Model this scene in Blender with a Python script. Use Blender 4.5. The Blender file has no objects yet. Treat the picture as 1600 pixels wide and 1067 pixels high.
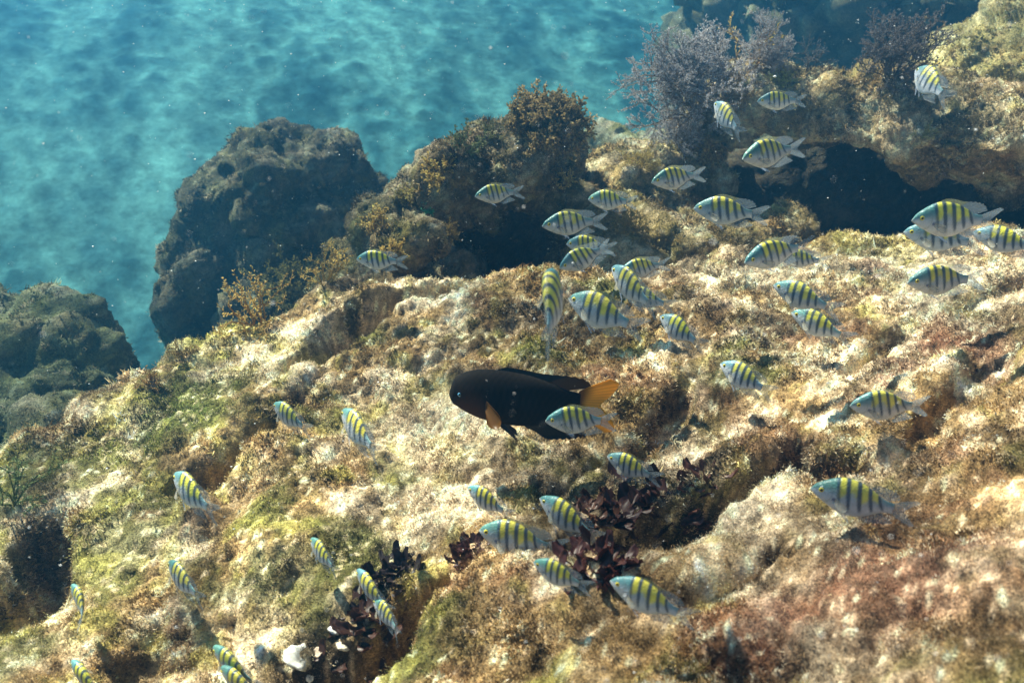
import bpy, math, random
import numpy as np
from mathutils import Vector, Matrix
from mathutils.bvhtree import BVHTree

random.seed(5)
RNG = np.random.default_rng(11)
C = bpy.context.scene.collection
S = bpy.context.scene

# ------------------------------------------------------------------ camera
CAMZ = 2.2                       # metres above the sand
PITCH = math.radians(28)
F = 1386.0                       # focal length in photo pixels (1600 wide)
CAM = np.array([0.0, 0.0, CAMZ])
cam = bpy.data.cameras.new("camera"); camo = bpy.data.objects.new("camera", cam); C.objects.link(camo)
camo.location = (0, 0, CAMZ); camo.rotation_euler = (math.radians(90) - PITCH, 0, 0)
cam.sensor_width = 36; cam.lens = 36 * F / 1600; cam.clip_start = 0.05; cam.clip_end = 300
cam.dof.use_dof = True; cam.dof.focus_distance = 2.05; cam.dof.aperture_fstop = 5.0
S.camera = camo

# ------------------------------------------------------------------ light
SUN_DIR = np.array([-0.44, 0.46, 0.77]); SUN_DIR /= np.linalg.norm(SUN_DIR)   # towards the sun
w = bpy.data.worlds.new("World"); S.world = w; w.use_nodes = True
nt = w.node_tree; bg = nt.nodes["Background"]
sky = nt.nodes.new("ShaderNodeTexSky"); sky.sky_type = 'NISHITA'; sky.sun_disc = False
sky.sun_elevation = math.asin(SUN_DIR[2]); sky.sun_rotation = math.atan2(SUN_DIR[0], SUN_DIR[1])
nt.links.new(sky.outputs[0], bg.inputs[0]); bg.inputs[1].default_value = 0.05
sl = bpy.data.lights.new("sun", 'SUN'); sl.energy = 5.0; sl.angle = math.radians(0.9); sl.color = (1, 0.84, 0.69)
so = bpy.data.objects.new("sun", sl); C.objects.link(so); so.location = (-3, 3, 8)
so.rotation_euler = Vector(SUN_DIR).to_track_quat('Z', 'Y').to_euler()
S.view_settings.view_transform = 'Standard'; S.view_settings.look = 'None'
S.view_settings.exposure = 2.0; S.view_settings.gamma = 1
S.cycles.use_denoising = True
S.cycles.max_bounces = 6; S.cycles.diffuse_bounces = 2; S.cycles.transparent_max_bounces = 16
S.cycles.volume_bounces = 0; S.cycles.caustics_reflective = False; S.cycles.caustics_refractive = False

# ------------------------------------------------------------------ maths helpers
def ray(px, py):
    xc = (px - 800) / F; yc = (533.5 - py) / F
    return np.array([xc, math.cos(PITCH) + yc * math.sin(PITCH), -math.sin(PITCH) + yc * math.cos(PITCH)])
def at(px, py, D): return CAM + ray(px, py) * D
def on_plane(px, py, z):
    r = ray(px, py); return CAM + r * ((z - CAMZ) / r[2])
def sstep(a, b, x):
    t = np.clip((x - a) / (b - a), 0, 1); return t * t * (3 - 2 * t)
_pr = np.random.default_rng(3)
_perm = np.concatenate([_pr.permutation(256)] * 3)
_g = _pr.normal(size=(256, 3)); _g /= np.linalg.norm(_g, axis=1)[:, None]
def pn(p):                                   # gradient noise, about -1..1
    i = np.floor(p).astype(np.int64); f = p - i; i &= 255
    u = f * f * f * (f * (f * 6 - 15) + 10)
    out = 0
    for dx in (0, 1):
        for dy in (0, 1):
            for dz in (0, 1):
                h = _perm[_perm[_perm[(i[:, 0] + dx) & 255] + ((i[:, 1] + dy) & 255)] + ((i[:, 2] + dz) & 255)]
                g = _g[h]
                d = g[:, 0] * (f[:, 0] - dx) + g[:, 1] * (f[:, 1] - dy) + g[:, 2] * (f[:, 2] - dz)
                wx = u[:, 0] if dx else 1 - u[:, 0]; wy = u[:, 1] if dy else 1 - u[:, 1]; wz = u[:, 2] if dz else 1 - u[:, 2]
                out = out + d * wx * wy * wz
    return out * 1.6
def fbm(p, oct=4, lac=2.03, gain=0.5):
    a = 1.0; s = 0; n = 0
    for k in range(oct):
        s = s + a * pn(p + 17.3 * k); n += a; p = p * lac; a *= gain
    return s / n
def mixc(a, b, t): return a + (b - a) * t[:, None]

# ------------------------------------------------------------------ object helpers
def make_mesh(name, V, Fc, mat=None, col=None, smooth=True, quads=True):
    me = bpy.data.meshes.new(name)
    V = np.asarray(V, dtype=np.float32); n = len(V)
    me.vertices.add(n); me.vertices.foreach_set("co", V.ravel())
    if isinstance(Fc, np.ndarray):
        k = Fc.shape[1]; m = len(Fc)
        me.loops.add(m * k); me.loops.foreach_set("vertex_index", Fc.astype(np.int32).ravel())
        me.polygons.add(m); me.polygons.foreach_set("loop_start", np.arange(m, dtype=np.int32) * k)
    else:
        st = np.cumsum([0] + [len(f) for f in Fc[:-1]]).astype(np.int32)
        fl = np.concatenate([np.asarray(f) for f in Fc]).astype(np.int32)
        me.loops.add(len(fl)); me.loops.foreach_set("vertex_index", fl)
        me.polygons.add(len(Fc)); me.polygons.foreach_set("loop_start", st); m = len(Fc)
    me.polygons.foreach_set("use_smooth", np.full(m, smooth))
    me.update(calc_edges=True); me.validate()
    if col is not None:
        a = me.color_attributes.new("Col", 'FLOAT_COLOR', 'POINT')
        c4 = np.ones((n, 4), dtype=np.float32); c4[:, :3] = col; a.data.foreach_set("color", c4.ravel())
    if mat: me.materials.append(mat)
    return me
def link(name, me, parent=None):
    o = bpy.data.objects.new(name, me); C.objects.link(o)
    if parent: o.parent = parent
    return o
def tag(o, label=None, cat=None, group=None, kind=None):
    if label: o["label"] = label
    if cat: o["category"] = cat
    if group: o["group"] = group
    if kind: o["kind"] = kind
    return o
def verts_of(me):
    v = np.empty(len(me.vertices) * 3, dtype=np.float32); me.vertices.foreach_get("co", v); return v.reshape(-1, 3).astype(float)
def normals_of(me):
    v = np.empty(len(me.vertices) * 3, dtype=np.float32); me.vertex_normals.foreach_get("vector", v); return v.reshape(-1, 3).astype(float)
def tris_of(me):
    me.calc_loop_triangles(); t = np.empty(len(me.loop_triangles) * 3, dtype=np.int32)
    me.loop_triangles.foreach_get("vertices", t); return t.reshape(-1, 3)

# ------------------------------------------------------------------ materials
def mat_new(name, rough=0.85, spec=0.2):
    m = bpy.data.materials.new(name); m.use_nodes = True
    b = m.node_tree.nodes["Principled BSDF"]; b.inputs["Roughness"].default_value = rough
    b.inputs["Specular IOR Level"].default_value = spec
    return m, m.node_tree, b
def N(nt, t, **k):
    n = nt.nodes.new(t)
    for a, v in k.items():
        if a.startswith("i_"): n.inputs[a[2:].replace("_", " ")].default_value = v
        else: setattr(n, a, v)
    return n
def mul_noise(nt, src, scale, lo, hi, seed=0.0, detail=3, rough=0.6, mn=0.3, mx=0.7):
    tc = N(nt, "ShaderNodeTexCoord"); mp = N(nt, "ShaderNodeMapping"); mp.inputs["Location"].default_value = (seed, seed * 2, -seed)
    nz = N(nt, "ShaderNodeTexNoise"); nz.inputs["Scale"].default_value = scale; nz.inputs["Detail"].default_value = detail
    nz.inputs["Roughness"].default_value = rough
    mr = N(nt, "ShaderNodeMapRange"); mr.inputs[1].default_value = mn; mr.inputs[2].default_value = mx
    mr.inputs[3].default_value = lo; mr.inputs[4].default_value = hi
    mm = N(nt, "ShaderNodeMix", data_type='RGBA', blend_type='MULTIPLY'); mm.inputs[0].default_value = 1
    L = nt.links.new
    L(tc.outputs["Object"], mp.inputs[0]); L(mp.outputs[0], nz.inputs["Vector"]); L(nz.outputs[0], mr.inputs[0])
    L(src, mm.inputs[6]); L(mr.outputs[0], mm.inputs[7])
    return mm.outputs[2]
def rock_material():
    m, nt, b = mat_new("encrusted_rock", 0.9, 0.15)
    at_ = N(nt, "ShaderNodeAttribute", attribute_name="Col")
    c = mul_noise(nt, at_.outputs["Color"], 55, 0.55, 1.45, 0, 5, 0.7)
    c = mul_noise(nt, c, 260, 0.5, 1.6, 3, 2, 0.6)
    nt.links.new(c, b.inputs["Base Color"])
    nz = N(nt, "ShaderNodeTexNoise"); nz.inputs["Scale"].default_value = 120; nz.inputs["Detail"].default_value = 6; nz.inputs["Roughness"].default_value = 0.7
    tc = N(nt, "ShaderNodeTexCoord"); nt.links.new(tc.outputs["Object"], nz.inputs["Vector"])
    bp = N(nt, "ShaderNodeBump"); bp.inputs["Strength"].default_value = 0.9; bp.inputs["Distance"].default_value = 0.012
    nt.links.new(nz.outputs[0], bp.inputs["Height"]); nt.links.new(bp.outputs[0], b.inputs["Normal"])
    return m
def leaf_material(name, trans=0.35, rough=0.7, spec=0.2):
    m, nt, b = mat_new(name, rough, spec)
    at_ = N(nt, "ShaderNodeAttribute", attribute_name="Col")
    tr = N(nt, "ShaderNodeBsdfTranslucent"); mx = N(nt, "ShaderNodeMixShader"); mx.inputs[0].default_value = trans
    L = nt.links.new; out = nt.nodes["Material Output"]
    L(at_.outputs["Color"], b.inputs["Base Color"]); L(at_.outputs["Color"], tr.inputs[0])
    L(b.outputs[0], mx.inputs[1]); L(tr.outputs[0], mx.inputs[2]); L(mx.outputs[0], out.inputs[0])
    return m
def fin_material(name, alpha):
    m, nt, b = mat_new(name, 0.4, 0.4)
    at_ = N(nt, "ShaderNodeAttribute", attribute_name="Col")
    tr = N(nt, "ShaderNodeBsdfTranslucent"); tp = N(nt, "ShaderNodeBsdfTransparent")
    m1 = N(nt, "ShaderNodeMixShader"); m1.inputs[0].default_value = 0.45
    m2 = N(nt, "ShaderNodeMixShader"); m2.inputs[0].default_value = alpha
    L = nt.links.new; out = nt.nodes["Material Output"]
    L(at_.outputs["Color"], b.inputs["Base Color"]); L(at_.outputs["Color"], tr.inputs[0])
    L(b.outputs[0], m1.inputs[1]); L(tr.outputs[0], m1.inputs[2]); L(m1.outputs[0], m2.inputs[2]); L(tp.outputs[0], m2.inputs[1])
    L(m2.outputs[0], out.inputs[0])
    return m
def skin_material():
    m, nt, b = mat_new("fish_skin", 0.38, 0.5)
    at_ = N(nt, "ShaderNodeAttribute", attribute_name="Col")
    c = mul_noise(nt, at_.outputs["Color"], 14, 0.82, 1.15, 1, 3)
    nt.links.new(c, b.inputs["Base Color"])
    vo = N(nt, "ShaderNodeTexVoronoi"); vo.inputs["Scale"].default_value = 55
    tc = N(nt, "ShaderNodeTexCoord"); nt.links.new(tc.outputs["Object"], vo.inputs["Vector"])
    bp = N(nt, "ShaderNodeBump"); bp.inputs["Strength"].default_value = 0.25; bp.inputs["Distance"].default_value = 0.004
    nt.links.new(vo.outputs[0], bp.inputs["Height"]); nt.links.new(bp.outputs[0], b.inputs["Normal"])
    return m
M_ROCK = rock_material(); M_TURF = leaf_material("algae_turf", 0.3); M_WEED = leaf_material("seaweed", 0.35)
M_REDWEED = leaf_material("red_seaweed", 0.2, 0.45, 0.4)
M_SKIN = skin_material(); M_FIN = fin_material("fish_fin", 0.30); M_FIN2 = fin_material("thick_fin", 0.97)
M_DARKSKIN, _nt, _b = mat_new("dark_fish_skin", 0.8, 0.06); _a = N(_nt, "ShaderNodeAttribute", attribute_name="Col"); _nt.links.new(_a.outputs["Color"], _b.inputs["Base Color"])
M_EYE, _nt, _b = mat_new("fish_eye", 0.15, 0.6); _a = N(_nt, "ShaderNodeAttribute", attribute_name="Col"); _nt.links.new(_a.outputs["Color"], _b.inputs["Base Color"])
M_SPECK, _nt, _b = mat_new("drifting_matter", 0.7); _b.inputs["Base Color"].default_value = (0.9, 0.9, 0.88, 1)
M_SHELL, _nt, _b = mat_new("broken_shell", 0.6, 0.3); _a = N(_nt, "ShaderNodeAttribute", attribute_name="Col")
_nt.links.new(mul_noise(_nt, _a.outputs["Color"], 90, 0.6, 1.2), _b.inputs["Base Color"])

# ------------------------------------------------------------------ colour of what grows on the rocks, plus shade painted in as spots
CREAM = np.array([.86, .66, .45]); TAN = np.array([.42, .27, .12]); BROWN = np.array([.11, .065, .025])
OLIVE = np.array([.12, .13, .03]); LIME = np.array([.50, .44, .11]); RED = np.array([.24, .095, .055]); PINK = np.array([.62, .40, .33])
CRACK_SHADE = np.array([.035, .03, .02])  # near-black used as painted shade along the crack
SPOTS = []           # (x, y, z, radius, colour, strength)
def spot(px, py, z, rpx, colr, k=0.85):
    p = on_plane(px, py, z); D = (z - CAMZ) / ray(px, py)[2]
    SPOTS.append((p, rpx / F * D, np.array(colr), k))
Z0 = CAMZ - 1.05
for a in [(300, 650, Z0-.1, 105, [.085, .12, .022], .95), (180, 760, Z0-.15, 80, [.11, .14, .03], .8), (560, 870, Z0-.05, 110, OLIVE*.7, .85), (610, 790, Z0-.05, 60, BROWN, .8), (120, 700, Z0-.1, 60, OLIVE, .7), (470, 600, Z0-.1, 70, LIME, .6),
          (340, 550, Z0-.1, 70, LIME, .7), (180, 640, Z0-.1, 45, LIME, .6), (1520, 600, Z0+.1, 95, RED*.7, .9), (1450, 760, Z0+.15, 120, BROWN, .6), (1200, 700, Z0+.05, 90, RED*.6, .75),  # the far right red spot paints in a shadow patch
          (1060, 620, Z0, 80, BROWN, .7), (830, 520, Z0, 70, BROWN*1.1, .7), (560, 480, Z0, 80, BROWN, .7), (1290, 540, Z0, 60, TAN*.7, .7), (1050, 460, Z0, 60, BROWN, .5),
          (700, 640, Z0, 110, CREAM, .8), (690, 760, Z0, 80, CREAM*1.05, .85), (1250, 430, Z0+.05, 90, CREAM, .7), (1500, 480, Z0+.1, 130, CREAM*1.1, .8), (1130, 860, Z0+.05, 100, CREAM, .6),
          (420, 740, Z0-.1, 80, TAN, .6), (90, 900, Z0-.1, 60, LIME, .5), (1000, 960, Z0+.05, 120, TAN, .5), (1400, 960, Z0+.15, 160, RED*1.1, .75), (1150, 1020, Z0+.1, 120, RED*1.1, .75), (1000, 1010, Z0+.05, 90, BROWN*1.5, .7), (1240, 900, Z0+.1, 80, BROWN*1.3, .75), (1560, 880, Z0+.2, 100, BROWN*1.3, .75), (1310, 1050, Z0+.15, 110, BROWN, .75), (1500, 1040, Z0+.2, 90, TAN*.7, .8), (760, 980, Z0+.05, 80, TAN*.6, .7), (1080, 910, Z0+.05, 50, BROWN, .6), (1400, 860, Z0+.1, 60, BROWN, .7), (1580, 740, Z0+.15, 50, RED, .7), (1380, 700, Z0+.1, 60, TAN*.6, .7),
          (440, 960, Z0-.1, 70, OLIVE, .6), (60, 800, Z0-.15, 60, OLIVE*.5, .8), (900, 760, Z0-.05, 90, BROWN*.6, .8), (1020, 850, Z0-.12, 120, CRACK_SHADE, 1.0), (1090, 810, Z0-.1, 85, CRACK_SHADE, .95), (1180, 770, Z0-.05, 45, CRACK_SHADE, .9), (500, 1020, Z0-.1, 60, CRACK_SHADE, .9), (590, 965, Z0-.1, 50, CRACK_SHADE, .9), (640, 905, Z0-.05, 26, CRACK_SHADE, .9), (930, 875, Z0-.15, 55, CRACK_SHADE, .9), (1350, 400, Z0+.05, 90, LIME*.9, .55),  # near-black spots paint the crack's shade into the rock colour
          (1540, 250, Z0+.35, 90, PINK, .5), (800, 460, Z0, 90, TAN*1.3, .6)]:
    spot(*a)
def growth_shade(p):
    n1 = fbm(p * 2.2 + 5, 3); n2 = fbm(p * 6.5 + 31, 4); n3 = fbm(p * 5.0 - 12, 4); n4 = fbm(p * 19 + 3, 4); n5 = fbm(p * 60 + 9, 3); n6 = fbm(p * 11 - 50, 3)
    c = mixc(np.tile(TAN, (len(p), 1)), CREAM, sstep(-.12, .16, n2 * .5 + fbm(p * 3.1 - 8, 3) * .6 + n4 * .35))
    c = mixc(c, OLIVE, sstep(.04, .34, n3 + .25 * n4 - .16 * p[:, 0]) * .8)
    c = mixc(c, LIME, sstep(.08, .34, n6 + .2 * n1 - .08 * p[:, 0]) * .6)
    c = mixc(c, RED, sstep(.05, .40, fbm(p * 7 + 77, 3) + .16 * p[:, 0] - .05 * p[:, 1]) * .6)
    c = mixc(c, BROWN, sstep(.08, .30, fbm(p * 5.5 - 91, 4) + .25 * n4) * .8)
    for q, r, cc, k in SPOTS:
        d = p - q; dd = np.sqrt(d[:, 0] ** 2 + d[:, 1] ** 2 + .5 * d[:, 2] ** 2)
        t = sstep(1.35, .45, dd / r + .7 * n2 + .5 * n4)
        c = mixc(c, cc, t * k * (0.8 + .4 * n5))
    c = mixc(c, CREAM * 1.05, sstep(.22, .42, n5 + .3 * n4) * .6)
    c *= (1 + 1.3 * n5 + 1.0 * n4)[:, None]
    return np.clip(c, .008, .88)

ROCKS = []         # (object, verts, tris, normals, colours)
def bumpify(P, Nn, amp=1.0, fine=1.0, coarse=1.0):
    d = coarse * .085 * (np.abs(pn(P * 3.1 + 9)) - .22)
    d += coarse * .05 * (np.abs(pn(P * 7.3 + 4)) - .2)
    d += .018 * (np.abs(pn(P * 16 + 2)) - .2) + .009 * (np.abs(pn(P * 33 + 7)) - .2)
    d += fine * (.009 * pn(P * 70) + .005 * pn(P * 140 + 8))
    return P + Nn * (d * amp)[:, None]

def turf_on(o, V, T, Nv, Cv, density, seed, near=2.2, lmin=.002, lmax=.0075, K=5, jit=.003):
    r = np.random.default_rng(seed)
    A, B, Cc = V[T[:, 0]], V[T[:, 1]], V[T[:, 2]]
    fn = np.cross(B - A, Cc - A); ar = np.linalg.norm(fn, axis=1) / 2; fn = fn / (2 * ar[:, None] + 1e-12)
    ce = (A + B + Cc) / 3; rel = ce - CAM; D = rel[:, 1] * math.cos(PITCH) - rel[:, 2] * math.sin(PITCH)
    yc = (rel[:, 1] * math.sin(PITCH) + rel[:, 2] * math.cos(PITCH)) / np.maximum(D, .1); xc = rel[:, 0] / np.maximum(D, .1)
    ok = (D > .4) & (np.abs(xc) < .80) & (np.abs(yc) < .58) & (fn[:, 2] > -.45)
    den = ar * ok * np.minimum((near / np.maximum(D, .5)) ** 2, 2.5)
    den *= .35 + 1.0 * sstep(-.25, .25, fbm(ce * 9 + 60, 3))
    n = int(den.sum() * density)
    if n < 10: return None
    idx = r.choice(len(T), n, p=den / den.sum())
    u = np.sqrt(r.random(n)); v = r.random(n); wA = 1 - u; wB = u * (1 - v); wC = u * v
    P = A[idx] * wA[:, None] + B[idx] * wB[:, None] + Cc[idx] * wC[:, None]
    Nn = fn[idx]; col = Cv[T[idx, 0]]; Dn = D[idx]
    lenf = (.6 + .8 * sstep(-.1, .35, fbm(P * 6 + 20, 3))) * np.clip(Dn / 2.0, .7, 2.2)
    P = np.repeat(P, K, 0); Nn = np.repeat(Nn, K, 0); col = np.repeat(col, K, 0); lenf = np.repeat(lenf, K); m = n * K
    P = P + r.normal(size=(m, 3)) * jit
    d = Nn * .8 + np.array([0, 0, .2]) + r.normal(size=(m, 3)) * .8; d /= np.linalg.norm(d, axis=1)[:, None]
    L = (lmin + (lmax - lmin) * r.random(m) ** 1.6) * lenf; W = (.0009 + .0011 * r.random(m)) * lenf
    s = np.cross(d, r.normal(size=(m, 3))); s /= np.linalg.norm(s, axis=1)[:, None]
    V2 = np.empty((m, 3, 3)); V2[:, 0] = P - Nn * .002 - s * W[:, None]; V2[:, 1] = P - Nn * .002 + s * W[:, None]; V2[:, 2] = P + d * L[:, None] + s * W[:, None] * .3
    k = np.exp(r.normal(size=n) * .42); k = np.repeat(k, K) * (0.85 + .3 * r.random(m))
    cc = col * k[:, None]
    white = np.repeat(r.random(n) < .13, K); cc[white] = cc[white] * .4 + CREAM * .6
    c3 = np.empty((m, 3, 3)); c3[:, 0] = cc * .7; c3[:, 1] = cc * .7; c3[:, 2] = cc * 1.15  # roots painted darker like self-occlusion, tips lighter as glitter
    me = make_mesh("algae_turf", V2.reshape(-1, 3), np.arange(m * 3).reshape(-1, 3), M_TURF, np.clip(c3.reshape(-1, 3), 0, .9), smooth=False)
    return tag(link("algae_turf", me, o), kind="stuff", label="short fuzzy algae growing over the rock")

# ------------------------------------------------------------------ sand bed
def sand():
    xs = np.concatenate([-np.geomspace(60, 6, 26), np.linspace(-5.9, 5.9, 190), np.geomspace(6, 60, 26)])
    ys = np.concatenate([np.linspace(-40, 1.0, 20), np.linspace(1.2, 12, 230), np.geomspace(12.2, 70, 60)])
    X, Y = np.meshgrid(xs, ys, indexing='ij'); P = np.stack([X.ravel(), Y.ravel(), np.zeros(X.size)], 1)
    Pw = P.copy(); n = fbm(Pw * np.array([.5, .5, 1]) + 40, 4); n2 = fbm(Pw * 1.8 + 11, 3)
    yy = P[:, 1] - .25 * P[:, 0]
    z = .03 * n + .006 * n2 + 2.1 * sstep(3.4, 11.5, yy) + .03 * fbm(Pw * .8 + 3, 3) * sstep(3, 6, yy)
    P[:, 2] = z - .8
    patch = sstep(-.10, .26, fbm(Pw * np.array([.95, .38, 1]) + 7, 5, gain=.6) + .35 * fbm(Pw * 5 + 8, 4))
    c = mixc(np.tile(np.array([.085, .19, .19]), (len(P), 1)), np.array([.025, .085, .10]), patch * .92)  # blue-green of the distant haze is put into the sand and rubble colours
    P[:, 2] += patch * (.01 + .05 * np.abs(pn(Pw * 5)) + .05 * np.abs(pn(Pw * 11)))
    nx, ny = len(xs), len(ys); I = np.arange(nx * ny).reshape(nx, ny)
    Q = np.stack([I[:-1, :-1], I[1:, :-1], I[1:, 1:], I[:-1, 1:]], -1).reshape(-1, 4)
    m, nt, b = mat_new("sand_and_rubble", .95, .1)
    a = N(nt, "ShaderNodeAttribute", attribute_name="Col"); nt.links.new(mul_noise(nt, mul_noise(nt, a.outputs["Color"], 4, .7, 1.35, 5, 6, .75), 16, .55, 1.5, 0, 6, .75), b.inputs["Base Color"])
    o = link("sand_bed", make_mesh("sand_bed", P, Q, m, c)); tag(o, kind="structure", label="sand coloured blue-green like the haze, with dark rubble patches, far below")
sand()

# ------------------------------------------------------------------ the near reef slope (a height field pushed along its normals)
CTRL = [(-200, 1150, 1.35), (0, 1067, 1.46), (400, 1067, 1.44), (800, 1067, 1.26), (1200, 1067, 1.12), (1600, 1067, .98), (1900, 1150, .85), (800, 1300, 1.0), (1500, 1350, .8), (0, 1400, 1.1),
        (0, 900, 1.66), (150, 830, 1.74), (300, 850, 1.66), (560, 900, 1.56), (600, 960, 1.50), (700, 980, 1.34), (860, 930, 1.36), (1000, 930, 1.32), (1150, 850, 1.40), (1300, 900, 1.28), (1500, 950, 1.13),
        (700, 800, 1.70), (850, 780, 1.76), (1050, 760, 1.72), (1200, 720, 1.66), (1400, 800, 1.38), (1600, 800, 1.22), (450, 760, 1.80), (600, 650, 2.02), (800, 640, 2.02), (1000, 620, 2.0), (1200, 560, 2.02), (1400, 620, 1.72),
        (1600, 600, 1.55), (1300, 480, 2.25), (1500, 440, 2.25), (1650, 420, 2.2), (1250, 392, 2.62), (1420, 372, 2.65), (1600, 372, 2.62), (1000, 500, 2.28), (800, 500, 2.25), (720, 436, 2.46), (860, 436, 2.5), (1000, 425, 2.62),
        (600, 450, 2.38), (500, 520, 2.25), (400, 505, 2.36), (300, 520, 2.38), (200, 565, 2.38), (300, 640, 2.08), (200, 700, 1.96), (100, 655, 2.15), (0, 740, 1.98), (-150, 800, 1.9), (400, 620, 2.08)]
cp = np.array([at(*a) for a in CTRL])
back = np.array([(-.2, 2.75, CAMZ-1.45), (.3, 2.9, CAMZ-1.4), (.8, 3.1, CAMZ-1.35), (1.4, 3.1, CAMZ-1.3), (2.2, 3.1, CAMZ-1.25), (0, 3.8, CAMZ-1.5), (1, 4, CAMZ-1.4), (2.2, 4, CAMZ-1.3), (-1, 3.2, CAMZ-1.6), (0, -.5, CAMZ-1), (2, 0, CAMZ-.8), (-1.5, -.5, CAMZ-1.2), (2.6, 2, CAMZ-.8)])
cp = np.concatenate([cp, back])
def tps(r): return np.where(r > 1e-9, r * r * np.log(r + 1e-12), 0)
_A = tps(np.linalg.norm(cp[:, None, :2] - cp[None, :, :2], axis=2)) + np.eye(len(cp)) * .004
_P = np.concatenate([np.ones((len(cp), 1)), cp[:, :2]], 1)
_K = np.block([[_A, _P], [_P.T, np.zeros((3, 3))]]); _w = np.linalg.solve(_K, np.concatenate([cp[:, 2], np.zeros(3)]))
def tps_eval(x, y):
    out = _w[-3] + _w[-2] * x + _w[-1] * y
    for k in range(len(cp)): out = out + _w[k] * tps(np.hypot(x - cp[k, 0], y - cp[k, 1]))
    return out
EDGE = np.array([(-1.9, -1.2), (-1.45, .4), (-1.22, 1.1), (-1.34, 1.62), (-1.12, 2.12), (-.78, 2.28), (-.5, 2.55), (-.45, 2.9), (-.35, 3.4), (.1, 4.2), (1.2, 4.7), (3.6, 4.7), (3.6, -1.2)])
def poly_sd(x, y, E):
    n = len(E); d = np.full(x.shape, 1e9); ins = np.zeros(x.shape, bool)
    for i in range(n):
        a, b = E[i], E[(i + 1) % n]; e = b - a
        t = np.clip(((x - a[0]) * e[0] + (y - a[1]) * e[1]) / (e @ e), 0, 1)
        d = np.minimum(d, np.hypot(x - a[0] - t * e[0], y - a[1] - t * e[1]))
        c = ((a[1] > y) != (b[1] > y)) & (x < (b[0] - a[0]) * (y - a[1]) / (b[1] - a[1] + 1e-12) + a[0]); ins ^= c
    return np.where(ins, d, -d)
GROOVES = [  # (px, py, half width px, depth m)
    [(420, 1100, 50, .22), (500, 1010, 52, .26), (590, 985, 45, .26), (640, 925, 30, .2), (720, 900, 22, .15), (820, 885, 30, .2), (910, 890, 60, .30), (1000, 862, 75, .34), (1075, 825, 55, .26), (1150, 785, 28, .16), (1240, 755, 22, .14)],
    [(870, 735, 34, .07), (960, 700, 34, .08), (1040, 650, 26, .06), (1090, 600, 18, .04)],
    [(450, 570, 20, .08), (510, 535, 36, .15), (590, 490, 36, .15), (690, 470, 26, .10)],
    [(-60, 900, 60, .22), (20, 840, 55, .22), (50, 770, 40, .14)],
    [(250, 720, 18, .05), (330, 690, 30, .09), (420, 640, 22, .06), (500, 570, 14, .05)],
    [(1060, 430, 20, .06), (1180, 480, 22, .06), (1290, 520, 20, .05)],
    [(1330, 640, 26, .05), (1450, 560, 40, .06), (1600, 520, 26, .05)],
    [(1260, 800, 26, .06), (1380, 830, 26, .06), (1520, 700, 40, .06)],
    [(900, 960, 10, .03), (950, 940, 12, .03), (1060, 1010, 20, .05), (1200, 960, 26, .05)],
    [(180, 960, 16, .04), (330, 960, 20, .05), (360, 880, 18, .04)]]
def reef_slope():
    st = .0075
    xs = np.arange(-2.0, 2.5, st); xs = xs; ys = np.concatenate([np.arange(-1.0, .5, .03), np.arange(.5, 3.2, st), np.arange(3.2, 4.7, .02)])
    X, Y = np.meshgrid(xs, ys, indexing='ij'); x = X.ravel(); y = Y.ravel()
    P0 = np.stack([x, y, np.zeros_like(x)], 1)
    z = tps_eval(x, y)
    wob = .10 * fbm(P0 * 3, 3) + .05 * pn(P0 * 9)
    sd = poly_sd(x, y, EDGE) + wob
    for G in GROOVES:
        pts = [(on_plane(a, b, Z0), c / F * (Z0 - CAMZ) / ray(a, b)[2], dp) for a, b, c, dp in G]
        best = np.zeros_like(x)
        for (p, wa, da), (q, wb, db) in zip(pts[:-1], pts[1:]):
            e = q[:2] - p[:2]; t = np.clip(((x - p[0]) * e[0] + (y - p[1]) * e[1]) / (e @ e), 0, 1)
            dist = np.hypot(x - p[0] - t * e[0], y - p[1] - t * e[1]) + .25 * wob * 1.0
            ww = wa + (wb - wa) * t; dd = da + (db - da) * t
            best = np.maximum(best, dd * sstep(1.35, .35, np.abs(dist) / ww))
        z = z - best
    m = sstep(-.12, .16, sd)
    z = (-1.0) * (1 - m) + z * m
    nx, ny = len(xs), len(ys); P = np.stack([x, y, z], 1).reshape(nx, ny, 3)
    dx = np.gradient(P, axis=0); dy = np.gradient(P, axis=1); n = np.cross(dx, dy).reshape(-1, 3); n /= np.linalg.norm(n, axis=1)[:, None]
    n = n * .75 + np.array([0, 0, .25]); n /= np.linalg.norm(n, axis=1)[:, None]
    P = bumpify(P.reshape(-1, 3), n, 1.0, 1.0, .85)
    I = np.arange(nx * ny).reshape(nx, ny)
    Q = np.stack([I[:-1, :-1], I[1:, :-1], I[1:, 1:], I[:-1, 1:]], -1).reshape(-1, 4)
    keep = (sd.reshape(-1)[Q].max(1) > -.35); Q = Q[keep]
    col = growth_shade(P)
    me = make_mesh("reef_slope", P, Q, M_ROCK, col)
    o = link("reef_slope", me); tag(o, kind="structure", label="sunlit reef slope covered with short tan and green algae")
    ROCKS.append((o, me, col, 36000, 1))
reef_slope()

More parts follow.
